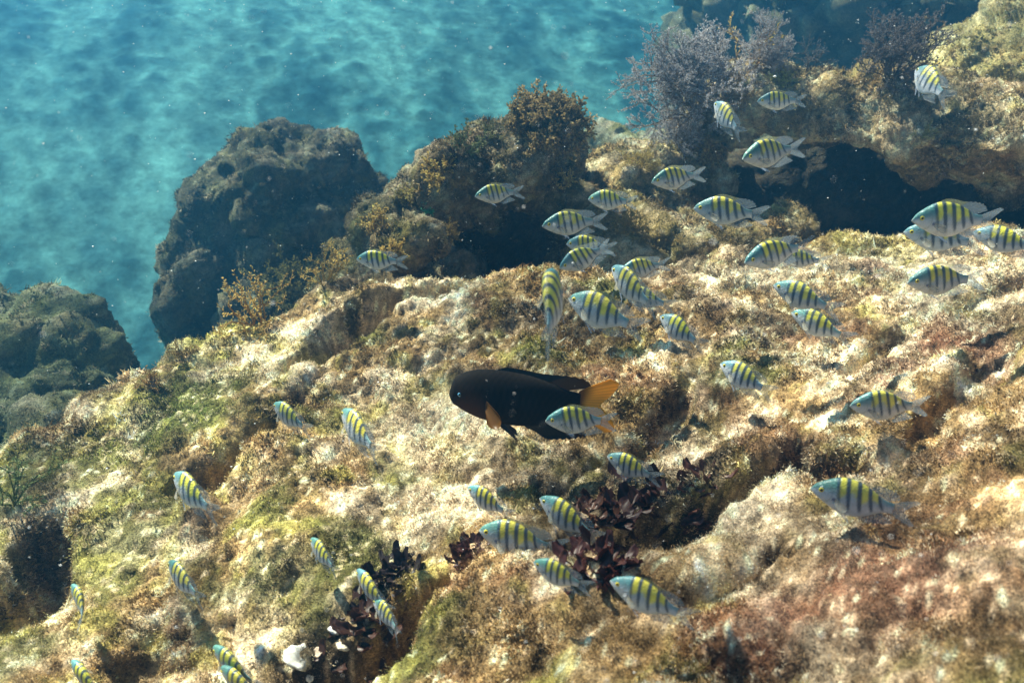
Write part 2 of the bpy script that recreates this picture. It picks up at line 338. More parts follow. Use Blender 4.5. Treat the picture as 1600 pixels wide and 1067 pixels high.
# ------------------------------------------------------------------ boulders and outcrops
def blob(name, label, lobes, voxel=.016, amp=1.0, coarse=1.0, tint=None, turf=22000, cat="rock", group=None, fine=1.0, parent=None):
    """lobes: (centre xyz, radii xyz, yaw)"""
    import bmesh
    bm = bmesh.new()
    for c, r, yaw in lobes:
        M = Matrix.Translation(Vector(c)) @ Matrix.Rotation(yaw, 4, 'Z') @ Matrix.Diagonal((*r, 1))
        bmesh.ops.create_icosphere(bm, subdivisions=4, radius=1, matrix=M)
    me = bpy.data.meshes.new(name); bm.to_mesh(me); bm.free()
    tmp = link("tmp", me); md = tmp.modifiers.new("r", 'REMESH'); md.mode = 'VOXEL'; md.voxel_size = voxel
    sm = tmp.modifiers.new("s", 'SMOOTH'); sm.iterations = 4
    dg = bpy.context.evaluated_depsgraph_get(); me2 = bpy.data.meshes.new_from_object(tmp.evaluated_get(dg))
    bpy.data.objects.remove(tmp); bpy.data.meshes.remove(me)
    V = verts_of(me2); Nn = normals_of(me2)
    V = V + Nn * (.10 * coarse * fbm(V * 3.5 + 50, 2))[:, None]
    me2.vertices.foreach_set("co", V.astype(np.float32).ravel()); me2.update(); Nn = normals_of(me2)
    V = bumpify(V, Nn, amp, fine, coarse)
    col = growth_shade(V)
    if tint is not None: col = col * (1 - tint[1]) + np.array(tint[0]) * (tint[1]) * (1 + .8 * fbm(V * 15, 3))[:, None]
    col = np.clip(col, .01, .85)
    me2.vertices.foreach_set("co", V.astype(np.float32).ravel())
    a = me2.color_attributes.new("Col", 'FLOAT_COLOR', 'POINT'); c4 = np.ones((len(V), 4), np.float32); c4[:, :3] = col; a.data.foreach_set("color", c4.ravel())
    me2.polygons.foreach_set("use_smooth", np.ones(len(me2.polygons), bool)); me2.materials.clear(); me2.materials.append(M_ROCK); me2.update(); me2.name = name
    o = link(name, me2, parent); tag(o, label, None if parent else cat, group)
    ROCKS.append((o, me2, col, turf, len(ROCKS) + 2))
    return o
def lobe(px, py, D, rx, ry, rz, yaw=0): return (tuple(at(px, py, D)), (rx, ry, rz), yaw)

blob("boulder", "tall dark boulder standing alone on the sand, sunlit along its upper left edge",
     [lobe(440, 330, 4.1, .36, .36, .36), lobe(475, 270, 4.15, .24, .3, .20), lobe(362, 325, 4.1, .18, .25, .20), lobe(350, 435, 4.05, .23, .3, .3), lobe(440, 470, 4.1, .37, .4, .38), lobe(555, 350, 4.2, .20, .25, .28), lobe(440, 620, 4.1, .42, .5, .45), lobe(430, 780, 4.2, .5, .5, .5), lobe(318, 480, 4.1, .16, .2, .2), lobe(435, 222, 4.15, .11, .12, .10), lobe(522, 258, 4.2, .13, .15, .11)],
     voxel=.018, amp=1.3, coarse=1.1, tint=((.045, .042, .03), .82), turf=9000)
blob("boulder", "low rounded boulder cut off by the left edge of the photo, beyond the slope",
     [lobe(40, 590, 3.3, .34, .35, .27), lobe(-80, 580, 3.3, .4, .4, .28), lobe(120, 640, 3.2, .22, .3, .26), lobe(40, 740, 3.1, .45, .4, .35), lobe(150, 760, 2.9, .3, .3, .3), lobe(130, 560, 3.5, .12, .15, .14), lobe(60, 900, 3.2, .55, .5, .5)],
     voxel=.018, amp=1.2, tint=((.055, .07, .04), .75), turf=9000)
blob("boulder", "small grey boulder lying on the sand between two larger boulders",
     [lobe(222, 520, 6.6, .17, .2, .12), lobe(250, 532, 6.5, .12, .14, .10)], voxel=.018, amp=.6, tint=((.12, .12, .08), .8), turf=0)
blob("outcrop", "knobbly outcrop with a dark hollow face and golden seaweed on its ridge",
     [lobe(790, 250, 2.95, .19, .24, .09), lobe(720, 290, 3.0, .15, .2, .13), lobe(660, 335, 3.05, .14, .2, .13), lobe(610, 370, 3.0, .13, .2, .12), lobe(850, 245, 3.05, .13, .18, .09), lobe(872, 320, 3.0, .07, .2, .16), lobe(668, 385, 3.0, .07, .15, .10), lobe(830, 200, 3.2, .10, .15, .12), lobe(640, 430, 3.0, .25, .3, .15), lobe(560, 440, 2.95, .16, .25, .12),
      lobe(640, 392, 2.72, .075, .09, .06), lobe(850, 205, 3.25, .10, .12, .12)],
     voxel=.013, amp=1.1, tint=((.06, .045, .02), .75), turf=20000)
blob('shade_wall', 'inner face of the hollow in the knobbly outcrop, painted dark as shade', [lobe(790, 370, 3.25, .26, .2, .25), lobe(850, 380, 3.2, .12, .2, .2), lobe(770, 330, 3.12, .16, .15, .14)], voxel=.02, tint=((.035, .026, .018), .92), turf=0, parent=ROCKS[-1][0])  # near-black tint paints the hollow's shade onto this added wall
blob("outcrop", "low weedy outcrop between the dark hollow and the overhang",
     [lobe(980, 300, 3.25, .20, .25, .12), lobe(1040, 265, 3.35, .16, .2, .10), lobe(930, 355, 3.1, .14, .2, .13), lobe(1010, 375, 2.95, .18, .2, .10), lobe(1120, 385, 2.85, .22, .18, .10), lobe(1030, 420, 3.0, .4, .35, .18), lobe(1220, 365, 2.95, .12, .12, .07)],
     voxel=.013, amp=1.0, tint=((.18, .14, .05), .5), turf=20000)
blob("boulder", "hazy green boulder far behind the low weedy outcrop",
     [lobe(960, 250, 4.6, .24, .25, .15), lobe(1030, 260, 4.5, .24, .25, .18), lobe(980, 330, 4.5, .5, .4, .3), lobe(1000, 480, 4.5, .5, .4, .5)], voxel=.02, amp=1.0, tint=((.14, .15, .06), .5), turf=5000)
blob("overhang_rock", "broad overhanging rock with sunlit top above a black hollow",
     [lobe(1180, 150, 3.35, .22, .26, .13), lobe(1290, 165, 3.3, .30, .32, .13), lobe(1420, 185, 3.15, .34, .36, .12), lobe(1570, 205, 3.0, .34, .34, .12), lobe(1120, 190, 3.3, .13, .2, .12), lobe(1760, 215, 2.9, .3, .4, .16),
      lobe(1095, 270, 3.5, .07, .25, .2), lobe(1590, 275, 2.95, .09, .15, .09), lobe(1470, 235, 3.0, .12, .12, .06)],
     voxel=.013, amp=1.15, tint=((.17, .135, .055), .5), turf=42000)
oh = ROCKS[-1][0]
blob('shade_wall', 'back wall of the hollow under the overhang, painted dark as shade', [lobe(1300, 330, 3.9, .75, .2, .38), lobe(1620, 330, 3.8, .5, .25, .42), lobe(1130, 330, 3.7, .15, .2, .25)], voxel=.02, tint=((.035, .026, .018), .92), turf=0, parent=oh)  # wall added with a near-black tint as the overhang's painted shade
blob("mound", "pale yellow-green mound in the top corner behind the overhanging rock",
     [lobe(1560, 140, 3.5, .30, .4, .28), lobe(1680, 110, 3.4, .40, .4, .40), lobe(1480, 170, 3.7, .25, .3, .2), lobe(1620, 150, 3.9, .5, .3, .25)],
     voxel=.016, amp=.8, tint=((.52, .45, .17), .5), turf=16000)
blob("reef_wall", "dark hazy reef wall rising behind the bushy seaweeds",
     [lobe(1330, 60, 6.2, 1.0, .7, .95), lobe(1600, 40, 6.0, 1.2, .8, 1.1), lobe(1160, 90, 6.4, .5, .5, .75), lobe(1500, 400, 6.0, 1.9, .9, 1.2), lobe(1800, -60, 6.2, 1.0, .8, 1.4)],
     voxel=.045, amp=3.0, coarse=1.3, tint=((.06, .06, .035), .8), turf=0, fine=0)
# turf, then the surface to rest things on
bvh_v, bvh_t = [], []; off = 0
for o, me, col, den, seed in ROCKS:
    V = verts_of(me); T = tris_of(me)
    bvh_v.append(V); bvh_t.append(T + off); off += len(V)
    if den:
        turf_on(o, V, T, None, col, den, seed)
        turf_on(o, V, T, None, col * np.array([1.05, 1.0, .85]), den * (.012 if o.name.startswith('reef_slope') else .03), seed + 50, lmin=.005, lmax=.016, K=16, jit=.006)
BV = BVHTree.FromPolygons([tuple(v) for v in np.concatenate(bvh_v).tolist()], np.concatenate(bvh_t).tolist(), all_triangles=True)
def hit(px, py):
    r = Vector(ray(px, py)); o = Vector(CAM); l = r.length
    p, n, i, d = BV.ray_cast(o, r.normalized(), 60)
    if p is None: return None, None, 99.
    return p, n, d / l

# ------------------------------------------------------------------ seaweed
class Tubes:
    def __init__(s): s.V = []; s.F = []; s.Cc = []
    def seg(s, a, b, ra, rb, ca, cb, k=4):
        d = b - a; 
        if d.length < 1e-6: return
        q = d.to_track_quat('Z', 'Y'); n = len(s.V)
        for (p, r, c) in ((a, ra, ca), (b, rb, cb)):
            for j in range(k):
                t = 2 * math.pi * j / k; s.V.append(p + q @ Vector((math.cos(t) * r, math.sin(t) * r, 0))); s.Cc.append(c)
        for j in range(k): s.F.append((n + j, n + (j + 1) % k, n + k + (j + 1) % k, n + k + j))
    def leaf(s, a, d, side, L, W, c, c2):
        n = len(s.V); up = d.cross(side)
        s.V += [a, a + d * L * .5 + side * W + up * W * .4, a + d * L, a + d * L * .5 - side * W + up * W * .4]; s.Cc += [c, c, c2, c]
        s.F.append((n, n + 1, n + 2, n + 3))
    def build(s, name, mat, parent):
        me = make_mesh(name, [tuple(v) for v in s.V], s.F, mat, np.array(s.Cc), smooth=False); return link(name, me, parent)
def rv(): return Vector((random.gauss(0, 1), random.gauss(0, 1), random.gauss(0, 1))).normalized()
def weed(label, px, py, size, n_main=7, spread=.8, lean=(0, 0, 0), style='feather', stem=(.20, .15, .11), leafc=(.34, .34, .42), D=None, depth=4, name="seaweed", tipc=None, sink=.01):
    p, n, d = hit(px, py)
    while p is None or d > 5: py += 6; p, n, d = hit(px, py)
    root = bpy.data.objects.new(name, None); C.objects.link(root); root.location = p; tag(root, label, "seaweed")
    st = Tubes(); lf = Tubes(); tipc = tipc or leafc
    def cj(c, k=.25):
        f = math.exp(random.gauss(0, k)); return tuple(min(.9, v * f) for v in c)
    def grow(a, dirn, L, r, lev):
        steps = 3; pos = a; dd = dirn.copy()
        for i in range(steps):
            dd = (dd + rv() * .25 + Vector((0, 0, .06))).normalized(); nx = pos + dd * (L / steps)
            st.seg(pos, nx, r * (1 - .25 * i / steps), r * (1 - .25 * (i + 1) / steps), stem, stem, 4 if lev > 1 else 3)
            if lev <= 2:
                m = {'feather': 9, 'stub': 4, 'twig': 3, 'fluff': 9}[style]
                for q in range(m):
                    b = pos.lerp(nx, random.random()); dl = (rv() + dd * .9).normalized(); sd = dl.cross(rv()).normalized()
                    if style == 'feather': ll, ww = size * random.uniform(.012, .03), size * .0045
                    elif style == 'stub': ll, ww = size * random.uniform(.05, .10), size * .022
                    elif style == 'fluff': ll, ww = size * random.uniform(.03, .06), size * .006
                    else: ll, ww = size * random.uniform(.03, .07), size * .010
                    c = cj(leafc); lf.leaf(b, dl, sd, ll, ww, c, cj(tipc))
            if lev > 0 and i > 0 or (lev > 2):
                for q in range(2 if style != 'twig' else 1):
                    bd = (dd * .75 + rv() * .8).normalized(); grow(nx, bd, L * random.uniform(.5, .75), r * .6, lev - 1)
            pos = nx
        return
    up = (n * .5 + Vector((0, 0, .7)) + Vector(lean)).normalized()
    for k in range(n_main):
        d0 = (up + rv() * spread).normalized()
        if d0.z < -.1: d0.z *= -1
        grow(Vector((0, 0, 0)) - up * sink + rv() * size * .08, d0, size * random.uniform(.34, .5), size * .012, depth - 1)
    st.build("stem", M_WEED, root); lf.build("frond", M_WEED, root)
    return root
VIO = (.27, .24, .25); VT = (.70, .66, .68); GOLD = (.42, .28, .08); GT = (.70, .50, .16); BR = (.17, .12, .05); OL = (.20, .19, .07)
weed("big lilac-grey feathery seaweed bush at the corner of the overhanging rock", 1105, 170, .35, 14, .8, (-.2, 0, .1), 'feather', (.26, .17, .08), VIO, depth=4, tipc=VT)
weed("lilac-grey feathery tuft hanging low on the overhanging rock's left side", 1065, 225, .20, 8, .9, (-.5, -.2, 0), 'feather', (.20, .13, .07), VIO, depth=4, tipc=VT)
weed("third lilac-grey feathery plume, leaning up to the right behind the big bush", 1165, 110, .24, 6, .55, (.7, .1, .35), 'feather', (.30, .18, .08), VIO, depth=4, tipc=VT)
weed("brown and gold bushy weed between the lilac bushes' roots and the pale rock", 1140, 150, .16, 12, 1.0, (.2, -.2, .1), 'fluff', (.30, .19, .08), (.38, .26, .12), depth=3, tipc=(.6, .42, .2))
weed("golden-brown forked frond leaning right out of the big lilac bush", 1150, 120, .30, 2, .2, (1.1, 0, .7), 'twig', (.35, .22, .08), GOLD, depth=3, tipc=GT)
weed("dark lilac seaweed bush on the far top of the overhanging rock", 1395, 120, .25, 9, .9, (-.1, .2, .1), 'feather', (.13, .09, .06), (.14, .11, .10), depth=4, tipc=(.28, .25, .25))
weed("brown branched frond leaning right beside the dark lilac bush", 1400, 95, .28, 2, .25, (1.0, 0, .5), 'twig', (.30, .20, .09), (.26, .18, .1), depth=3)
weed("small grey seaweed sprig between the two lilac bushes", 1265, 95, .16, 4, .6, (0, 0, 0), 'feather', (.15, .11, .08), (.28, .26, .26), depth=3)
weed("round brown bush crowning the knobbly outcrop", 850, 222, .175, 60, 2.4, (0, -.2, 0), 'stub', (.12, .08, .04), (.20, .14, .06), depth=3, tipc=(.42, .30, .13), sink=-.03)
weed("golden tips standing on top of the round brown bush", 850, 170, .07, 6, .8, (0, 0, .5), 'stub', (.30, .2, .07), GOLD, depth=2, tipc=GT)
for a in [("golden seaweed tuft at the lower left end of the outcrop ridge", 590, 355, .13, GOLD, GT), ("olive seaweed tuft second from the lower end of the outcrop ridge", 640, 320, .12, OL, GOLD),
          ("golden stubby seaweed halfway up the outcrop ridge", 690, 280, .14, GOLD, GT), ("dark green upright seaweed high on the outcrop ridge", 730, 235, .14, (.09, .12, .05), OL),
          ("dark sprig just below the round brown bush", 770, 215, .10, (.12, .12, .06), OL), ("golden tuft on the right shoulder of the knobbly outcrop", 880, 290, .10, GOLD, GT),
          ("golden seaweed by the tiny emerald weed", 610, 395, .10, GOLD, GT), ("brown tuft beside the dark hollow of the outcrop", 700, 370, .09, BR, GOLD)]:
    weed(a[0], a[1], a[2], a[3], 9, .8, (0, -.2, .2), 'stub', (.25, .17, .07), a[4], depth=2, tipc=a[5])
weed("tiny emerald green weed on the outcrop's left flank", 668, 330, .06, 8, .9, (0, -.4, .1), 'stub', (.08, .3, .15), (.10, .42, .22), depth=2, tipc=(.2, .6, .35))
weed("dark twiggy seaweed with long spikes on the slope crest", 460, 472, .27, 14, .7, (-.2, 0, .3), 'twig', (.10, .08, .03), (.14, .12, .04), depth=4, tipc=(.3, .24, .07))
weed("orange-brown seaweed below the dark twiggy one on the crest", 405, 508, .20, 12, .8, (-.1, -.2, .1), 'twig', (.38, .22, .06), (.40, .25, .07), depth=3, tipc=GT)
weed("golden seaweed right of the dark twiggy one on the crest", 510, 440, .15, 11, .7, (0, 0, .3), 'twig', (.42, .28, .09), GOLD, depth=3, tipc=GT)
weed("small brown knobby weed on the left slope crest", 290, 555, .09, 8, .9, (0, -.1, .1), 'stub', (.25, .16, .06), BR, depth=2, tipc=GOLD)
weed("small rusty weed low on the left slope crest", 235, 600, .08, 8, .9, (0, -.1, .1), 'stub', (.25, .14, .05), (.3, .16, .06), depth=2, tipc=GOLD)
weed("dim green seaweed hanging in the hollow at the left edge", 25, 790, .17, 7, .8, (0, 0, .2), 'twig', (.10, .13, .05), (.13, .17, .07), depth=3, tipc=(.25, .28, .12))
weed("yellow-green fluffy algae patch on top of the overhanging rock's left half", 1215, 135, .11, 10, 1.2, (0, -.2, 0), 'fluff', (.3, .28, .07), (.42, .40, .12), depth=2, tipc=(.6, .55, .2))
weed("brown tuft on the overhanging rock between its two topmost fish", 1330, 160, .10, 9, 1.1, (0, -.3, 0), 'fluff', (.2, .15, .06), (.26, .2, .08), depth=2, tipc=(.45, .36, .16))
weed("olive tuft on the front lip of the overhanging rock, under the highest right fish", 1440, 215, .10, 9, 1.1, (0, -.4, 0), 'fluff', (.16, .15, .05), (.22, .2, .07), depth=2, tipc=(.42, .38, .15))
weed("rusty sprig clinging to the left wall of the black hollow", 1110, 245, .12, 5, .7, (.3, -.4, -.2), 'stub', (.3, .18, .07), (.36, .22, .09), depth=3, tipc=GT)
weed("yellow-brown fluffy weed on the low outcrop", 1000, 265, .12, 9, .9, (0, 0, .1), 'fluff', (.3, .22, .07), (.40, .30, .09), depth=3, tipc=GT)
weed("brown fluffy weed low on the weedy outcrop, behind the nose-down fish", 985, 365, .12, 9, .9, (0, -.2, .1), 'fluff', (.2, .15, .05), (.28, .21, .07), depth=3, tipc=GOLD)

def red_weed(label, px, py, size, nb, colr=(.040, .013, .010), rad=.05):
    size *= .55
    p, n, d = hit(px, py); root = bpy.data.objects.new("red_seaweed", None); C.objects.link(root); root.location = p; tag(root, label, "seaweed")
    for k in range(nb * 5):
        off = Vector((random.gauss(0, rad * .75), random.gauss(0, rad * .75), random.uniform(-.035, .004)))
        qh = BV.ray_cast(p + Vector((off.x, off.y, .4)), Vector((0, 0, -1)))[0]
        if qh is None or qh.z > p.z + .035: continue
        off.z = qh.z - p.z - .006
        a0 = random.uniform(0, 6.28); tilt = random.uniform(.9, 1.5); ax = Vector((math.cos(a0) * math.sin(tilt), math.sin(a0) * math.sin(tilt), math.cos(tilt)))
        sd = ax.cross(Vector((0, 0, 1))).normalized(); nn = sd.cross(ax); L = size * random.uniform(.6, 1.1); W = L * random.uniform(.22, .42); L *= 1.5; V = []; Fc = []; cc = []
        nu, nv = 9, 9; ph = random.uniform(0, 6)
        for i in range(nu):
            u = i / (nu - 1); wdt = W * (math.sin(math.pi * min(1, u * .80 + .08)) ** .8) * (1 + .22 * math.sin(u * 13 + ph) + random.uniform(-.12, .12))
            for j in range(nv):
                v = j / (nv - 1) * 2 - 1
                q = off + ax * L * u + sd * wdt * v + nn * (L * .10 * math.sin(u * 7 + v * 3 + ph) * abs(v) + L * .25 * u * u + .12 * W * v * v)
                V.append(q); f = .7 + .6 * random.random() + (.5 if abs(v) > .85 or u > .95 else 0); cc.append(tuple(min(.8, c * f) for c in colr))
        m = len(V); V2 = V + [q + nn * .0012 for q in V]; cc = cc + cc
        for i in range(nu - 1):
            for j in range(nv - 1):
                a = i * nv + j; Fc.append((a, a + 1, a + nv + 1, a + nv)); Fc.append((m + a, m + a + nv, m + a + nv + 1, m + a + 1))
        link("blade", make_mesh("blade", [tuple(v) for v in V2], Fc, M_REDWEED, np.array(cc)), root)
red_weed("dark red leafy seaweed cluster filling the crack under the middle of the school", 1000, 810, .075, 12)
red_weed("dark red leafy seaweed at the lower mouth of the crack", 935, 875, .06, 9, (.06, .017, .012), .035)
red_weed("rusty leafy seaweed just above the red cluster", 925, 800, .05, 8, (.08, .03, .016), .03)
red_weed("small dark purple leaf cluster left of the red seaweed in the crack", 735, 860, .04, 7, (.05, .02, .02), .02)
red_weed("near-black leafy seaweed in the bottom crack", 610, 900, .05, 8, (.03, .02, .02), .03)
red_weed("dark maroon leaves at the bottom of the crack beside the shell bits", 575, 985, .055, 8, (.045, .018, .012), .04)
red_weed("dark maroon leaves on the right end of the crack", 1090, 770, .045, 7, (.08, .03, .02), .025)

def shell(label, px, py, r, colr, squash=.35):
    p, n, d = hit(px, py); import bmesh
    bm = bmesh.new(); bmesh.ops.create_icosphere(bm, subdivisions=3, radius=1); me = bpy.data.meshes.new("shell_fragment"); bm.to_mesh(me); bm.free()
    V = verts_of(me); V *= (1 + .35 * pn(V * 1.3 + px))[:, None]; V *= (1 + .15 * pn(V * 4 + py))[:, None]; V[:, 2] *= squash; V[:, 2] += .35 * (V[:, 0] ** 2); V *= r * .8
    me.vertices.foreach_set("co", V.astype(np.float32).ravel()); a = me.color_attributes.new("Col", 'FLOAT_COLOR', 'POINT')
    c4 = np.ones((len(V), 4), np.float32); c4[:, :3] = np.array(colr) * (.55 + .6 * sstep(-.3, .3, pn(V / r * 2)))[:, None]; a.data.foreach_set("color", c4.ravel()); me.materials.append(M_SHELL)
    me.polygons.foreach_set("use_smooth", np.ones(len(me.polygons), bool)); me.update()
    o = link("shell_fragment", me); o.location = p + Vector((0, -.002, .004)); o.rotation_euler = (.5, random.uniform(-.4, .4), random.uniform(0, 6)); tag(o, label, "shell", "shell bits in the crack")
shell("smooth white oval shell bit topmost in the bottom crack", 522, 987, .012, (.72, .7, .68))
shell("pinkish round shell bit below the smooth white oval one", 499, 1020, .011, (.7, .55, .42))
shell("broken two-piece looking cream shell bit right of the pinkish one", 537, 1012, .015, (.75, .66, .52))
shell("tiny white chip lowest in the bottom crack", 484, 1061, .008, (.8, .76, .66))
shell("broad flat pale shell plate on the left lip of the bottom crack", 462, 1030, .028, (.62, .60, .54))
shell("small pale chip inside the dark hole on the right of the crack", 1262, 742, .007, (.7, .62, .52))

# ------------------------------------------------------------------ fish
def interp(xs, ys, x):                 # smooth (Catmull-like) profile
    xs = np.array(xs); ys = np.array(ys); m = np.gradient(ys, xs); i = np.clip(np.searchsorted(xs, x) - 1, 0, len(xs) - 2)
    h = xs[i + 1] - xs[i]; t = (x - xs[i]) / h
    return (2*t**3-3*t**2+1)*ys[i] + (t**3-2*t**2+t)*h*m[i] + (-2*t**3+3*t**2)*ys[i+1] + (t**3-t**2)*h*m[i+1]
SERG = dict(x=[0, .04, .12, .2, .3, .4, .5, .6, .7, .8, .9, 1.0], top=[-.02, .05, .122, .178, .232, .255, .254, .232, .19, .136, .088, .074],
            bot=[-.035, -.067, -.116, -.156, -.204, -.238, -.25, -.237, -.196, -.134, -.08, -.067], wid=[.008, .033, .062, .08, .092, .094, .088, .076, .058, .038, .021, .011], tail=.36)
GIANT = dict(x=[0, .02, .08, .16, .28, .4, .5, .6, .7, .8, .9, 1.0], top=[-.01, .06, .125, .16, .18, .185, .18, .17, .15, .125, .09, .075],
             bot=[-.05, -.085, -.125, -.16, -.195, -.21, -.215, -.21, -.195, -.165, -.11, -.08], wid=[.012, .045, .075, .092, .10, .10, .095, .085, .066, .045, .026, .014], tail=.30)
def bend_map(sp, bend):
    tl = 1 + sp['tail']; s = np.linspace(0, tl, 200); phi = bend * np.clip((s - .25) / (tl - .25), 0, 1) ** 1.4
    cx = np.concatenate([[0], np.cumsum(np.cos(phi[:-1]) * np.diff(s))]); cy = np.concatenate([[0], np.cumsum(np.sin(phi[:-1]) * np.diff(s))])
    ch = math.hypot(cx[-1], cy[-1]); an = math.atan2(cy[-1], cx[-1])
    def f(P):
        P = np.asarray(P, float); ph = np.interp(P[:, 0], s, phi); X = np.interp(P[:, 0], s, cx); Y = np.interp(P[:, 0], s, cy)
        X = X - P[:, 1] * np.sin(ph) + np.where(P[:, 0] < 0, P[:, 0], 0); Y = Y + P[:, 1] * np.cos(ph)
        x = X * math.cos(an) + Y * math.sin(an); y = -X * math.sin(an) + Y * math.cos(an)
        return np.stack([x / ch - .5, y / ch, P[:, 2] / ch], 1)
    return f
def slab(G, th):                        # G: (u, v, 3) grid; closed thin slab along y
    nu, nv, _ = G.shape; A = G.reshape(-1, 3).copy(); B = A.copy(); o = np.asarray(th).reshape(-1); A[:, 1] += o; B[:, 1] -= o
    I = np.arange(nu * nv).reshape(nu, nv); Q = np.stack([I[:-1, :-1], I[1:, :-1], I[1:, 1:], I[:-1, 1:]], -1).reshape(-1, 4); n = nu * nv
    rim = list(I[:, 0]) + list(I[-1, 1:]) + list(I[::-1, -1][1:]) + list(I[0, ::-1][1:-1]); R = [(rim[k], rim[(k + 1) % len(rim)], rim[(k + 1) % len(rim)] + n, rim[k] + n) for k in range(len(rim))]
    return np.concatenate([A, B]), np.concatenate([Q, Q[:, ::-1] + n, np.array(R)])
def make_fish(kind, bend, fold=0.0, vary=1.0):
    sp = SERG if kind == 'serg' else GIANT; bm_ = bend_map(sp, bend); serg = kind == 'serg'; parts = []
    ns, na = 84, 30; s = np.concatenate([np.linspace(0, .2, 22)[:-1] ** 1.0, np.linspace(.2, 1, ns - 21)]); s[:22] = .2 * (np.linspace(0, 1, 22)) ** 1.5
    top = interp(sp['x'], sp['top'], s); bot = interp(sp['x'], sp['bot'], s); wd = np.maximum(interp(sp['x'], sp['wid'], s), .004)
    a = np.arange(na) * 2 * np.pi / na; ca, sa = np.cos(a), np.sin(a)
    X = np.repeat(s[:, None], na, 1); Zv = (top + bot)[:, None] / 2 + (top - bot)[:, None] / 2 * ca[None]; Yv = wd[:, None] * np.sign(sa)[None] * np.abs(sa)[None] ** .85
    V = np.stack([X, Yv, Zv], -1).reshape(-1, 3); ring = np.arange(len(s) * na).reshape(len(s), na)
    Q = np.stack([ring[:-1], np.roll(ring[:-1], -1, 1), np.roll(ring[1:], -1, 1), ring[1:]], -1).reshape(-1, 4).tolist()
    Q = [tuple(q) for q in Q] + [tuple(ring[0][::-1]), tuple(ring[-1])]
    x = V[:, 0]; v = (ca[None] * .5 + .5 + 0 * X).reshape(-1)
    if serg:
        tone = random.uniform(.78, 1.08); ys = random.uniform(.85, 1.0); teal = tone * np.array([.09, .24, .23]) * np.array([1, random.uniform(.85, 1.1), random.uniform(.85, 1.15)]); sil = np.array([.50, .51, .54]); bluegrey = np.array([.24, .30, .36]); sil = sil * tone; yel = np.array([.72, random.uniform(.60, .68), .05]) * tone; bar = np.array([.022, .05, .095])
        c = mixc(np.tile(sil, (len(V), 1)), bluegrey, sstep(.25, .75, v)); c = mixc(c, teal, sstep(.42, .85, v) * sstep(.50, .28, x))
        c = mixc(c, teal * 1.2, sstep(.6, .9, v) * sstep(.78, .9, x) * .6)
        yk = sstep(.50, .69, v + .10 * np.sin(x * 23)) * sstep(.30, .33, x) * sstep(.86, .78, x); c = mixc(c, yel, yk * .95 * ys)
        jb = random.uniform(-.012, .012)
        for q, hw in ((.29, .017), (.405, .022), (.54, .024), (.675, .023), (.80, .018)):
            cen = q + jb + (.10 + 3 * jb) * (1 - v) ** 1.2; hh = hw * (.55 + .6 * sstep(.05, .6, v)) * vary
            c = mixc(c, bar, sstep(1.35, .75, np.abs(x - cen) / hh) * sstep(.06, .30, v) * (.95 if q > .3 else .8))
        c = mixc(c, sil * 1.15, sstep(.14, .0, v) * .6)
        sp_ = np.hypot(x - .29, (V[:, 2] + .055) * 1.2); c = mixc(c, np.array([.03, .05, .14]), sstep(.030, .012, sp_))
        gl = np.abs(np.hypot(x - .14, V[:, 2] * .8) - .12); c = mixc(c, c.mean(0) * .45, sstep(.012, .004, gl) * (x > .17) * .45)
        c = mixc(c, np.array([.35, .40, .38]), sstep(.03, .0, x))
    else:
        c = np.tile(np.array([.009, .007, .006]), (len(V), 1)) * (1 + .5 * np.cos(V[:, 0:1] * 130) * np.cos(V[:, 2:3] * 130)); c = mixc(c, np.array([.06, .022, .008]), sstep(.22, .05, np.hypot(x - .18, V[:, 2] + .13)) * .7)
    me = make_mesh("body", bm_(V), Q, M_SKIN if serg else M_DARKSKIN, c); parts.append(("body", me))
    fm = M_FIN if serg else M_FIN2
    fc = np.array([.26, .31, .36]) if serg else np.array([.012, .011, .012])
    def fin(name, G, th, colr, mat=None):
        Vf, Ff = slab(G, th); n = len(Vf) // 2; cc = np.tile(np.asarray(colr).reshape(-1, 3) if np.ndim(colr) > 1 else np.tile(colr, (n, 1)), (2, 1))
        parts.append((name, make_mesh(name, bm_(Vf), Ff, mat or fm, np.clip(cc, 0, .9))))
    # dorsal and anal fins
    for nm, x0, x1, rear, sgn in (("dorsal_fin", .27, .88, .13 if serg else .16, 1), ("anal_fin", .58, .88, .12 if serg else .15, -1)):
        u = np.linspace(0, 1, 34); xb = x0 + (x1 - x0) * u; base = interp(sp['x'], sp['top'] if sgn > 0 else sp['bot'], xb) - sgn * .012
        if sgn > 0: h = .055 * sstep(0, .18, u) + (.075 * sstep(.55, .85, u)) * sstep(1.02, .9, u) ; h *= .75 if serg else .45
        else: h = .02 + .09 * sstep(0, .6, u)
        h = h * (1 + .10 * np.cos(u * 34 * np.pi)) * (1 if serg else 1.0)
        sweep = (.05 + rear * sstep(.5, .95, u)); v = np.linspace(0, 1, 6)
        G = np.zeros((34, 6, 3)); G[:, :, 0] = xb[:, None] + sweep[:, None] * v[None]; G[:, :, 2] = base[:, None] + sgn * (h[:, None] + .012) * v[None]
        cc = np.tile(fc, (34, 6, 1)) * (.75 + .35 * (np.arange(34) % 2))[:, None, None]
        if serg and sgn > 0: cc[:22] = cc[:22] * .5 + np.array([.45, .42, .10]) * .5
        if not serg: cc[26:] = cc[26:] * .3 + np.array([.10, .04, .008]) * .7
        fin(nm, G, np.tile(.006 * (1 - .8 * v), (34, 1)), cc)
    # tail
    u = np.linspace(-1, 1, 30); v = np.linspace(0, 1, 10); G = np.zeros((30, 10, 3)); au = np.abs(u)
    L = (.14 + .20 * au ** 1.15) if serg else (.17 + .13 * np.sin(np.clip(au * 1.15, 0, 1.25) * math.pi / 2.3) ** 1.2)
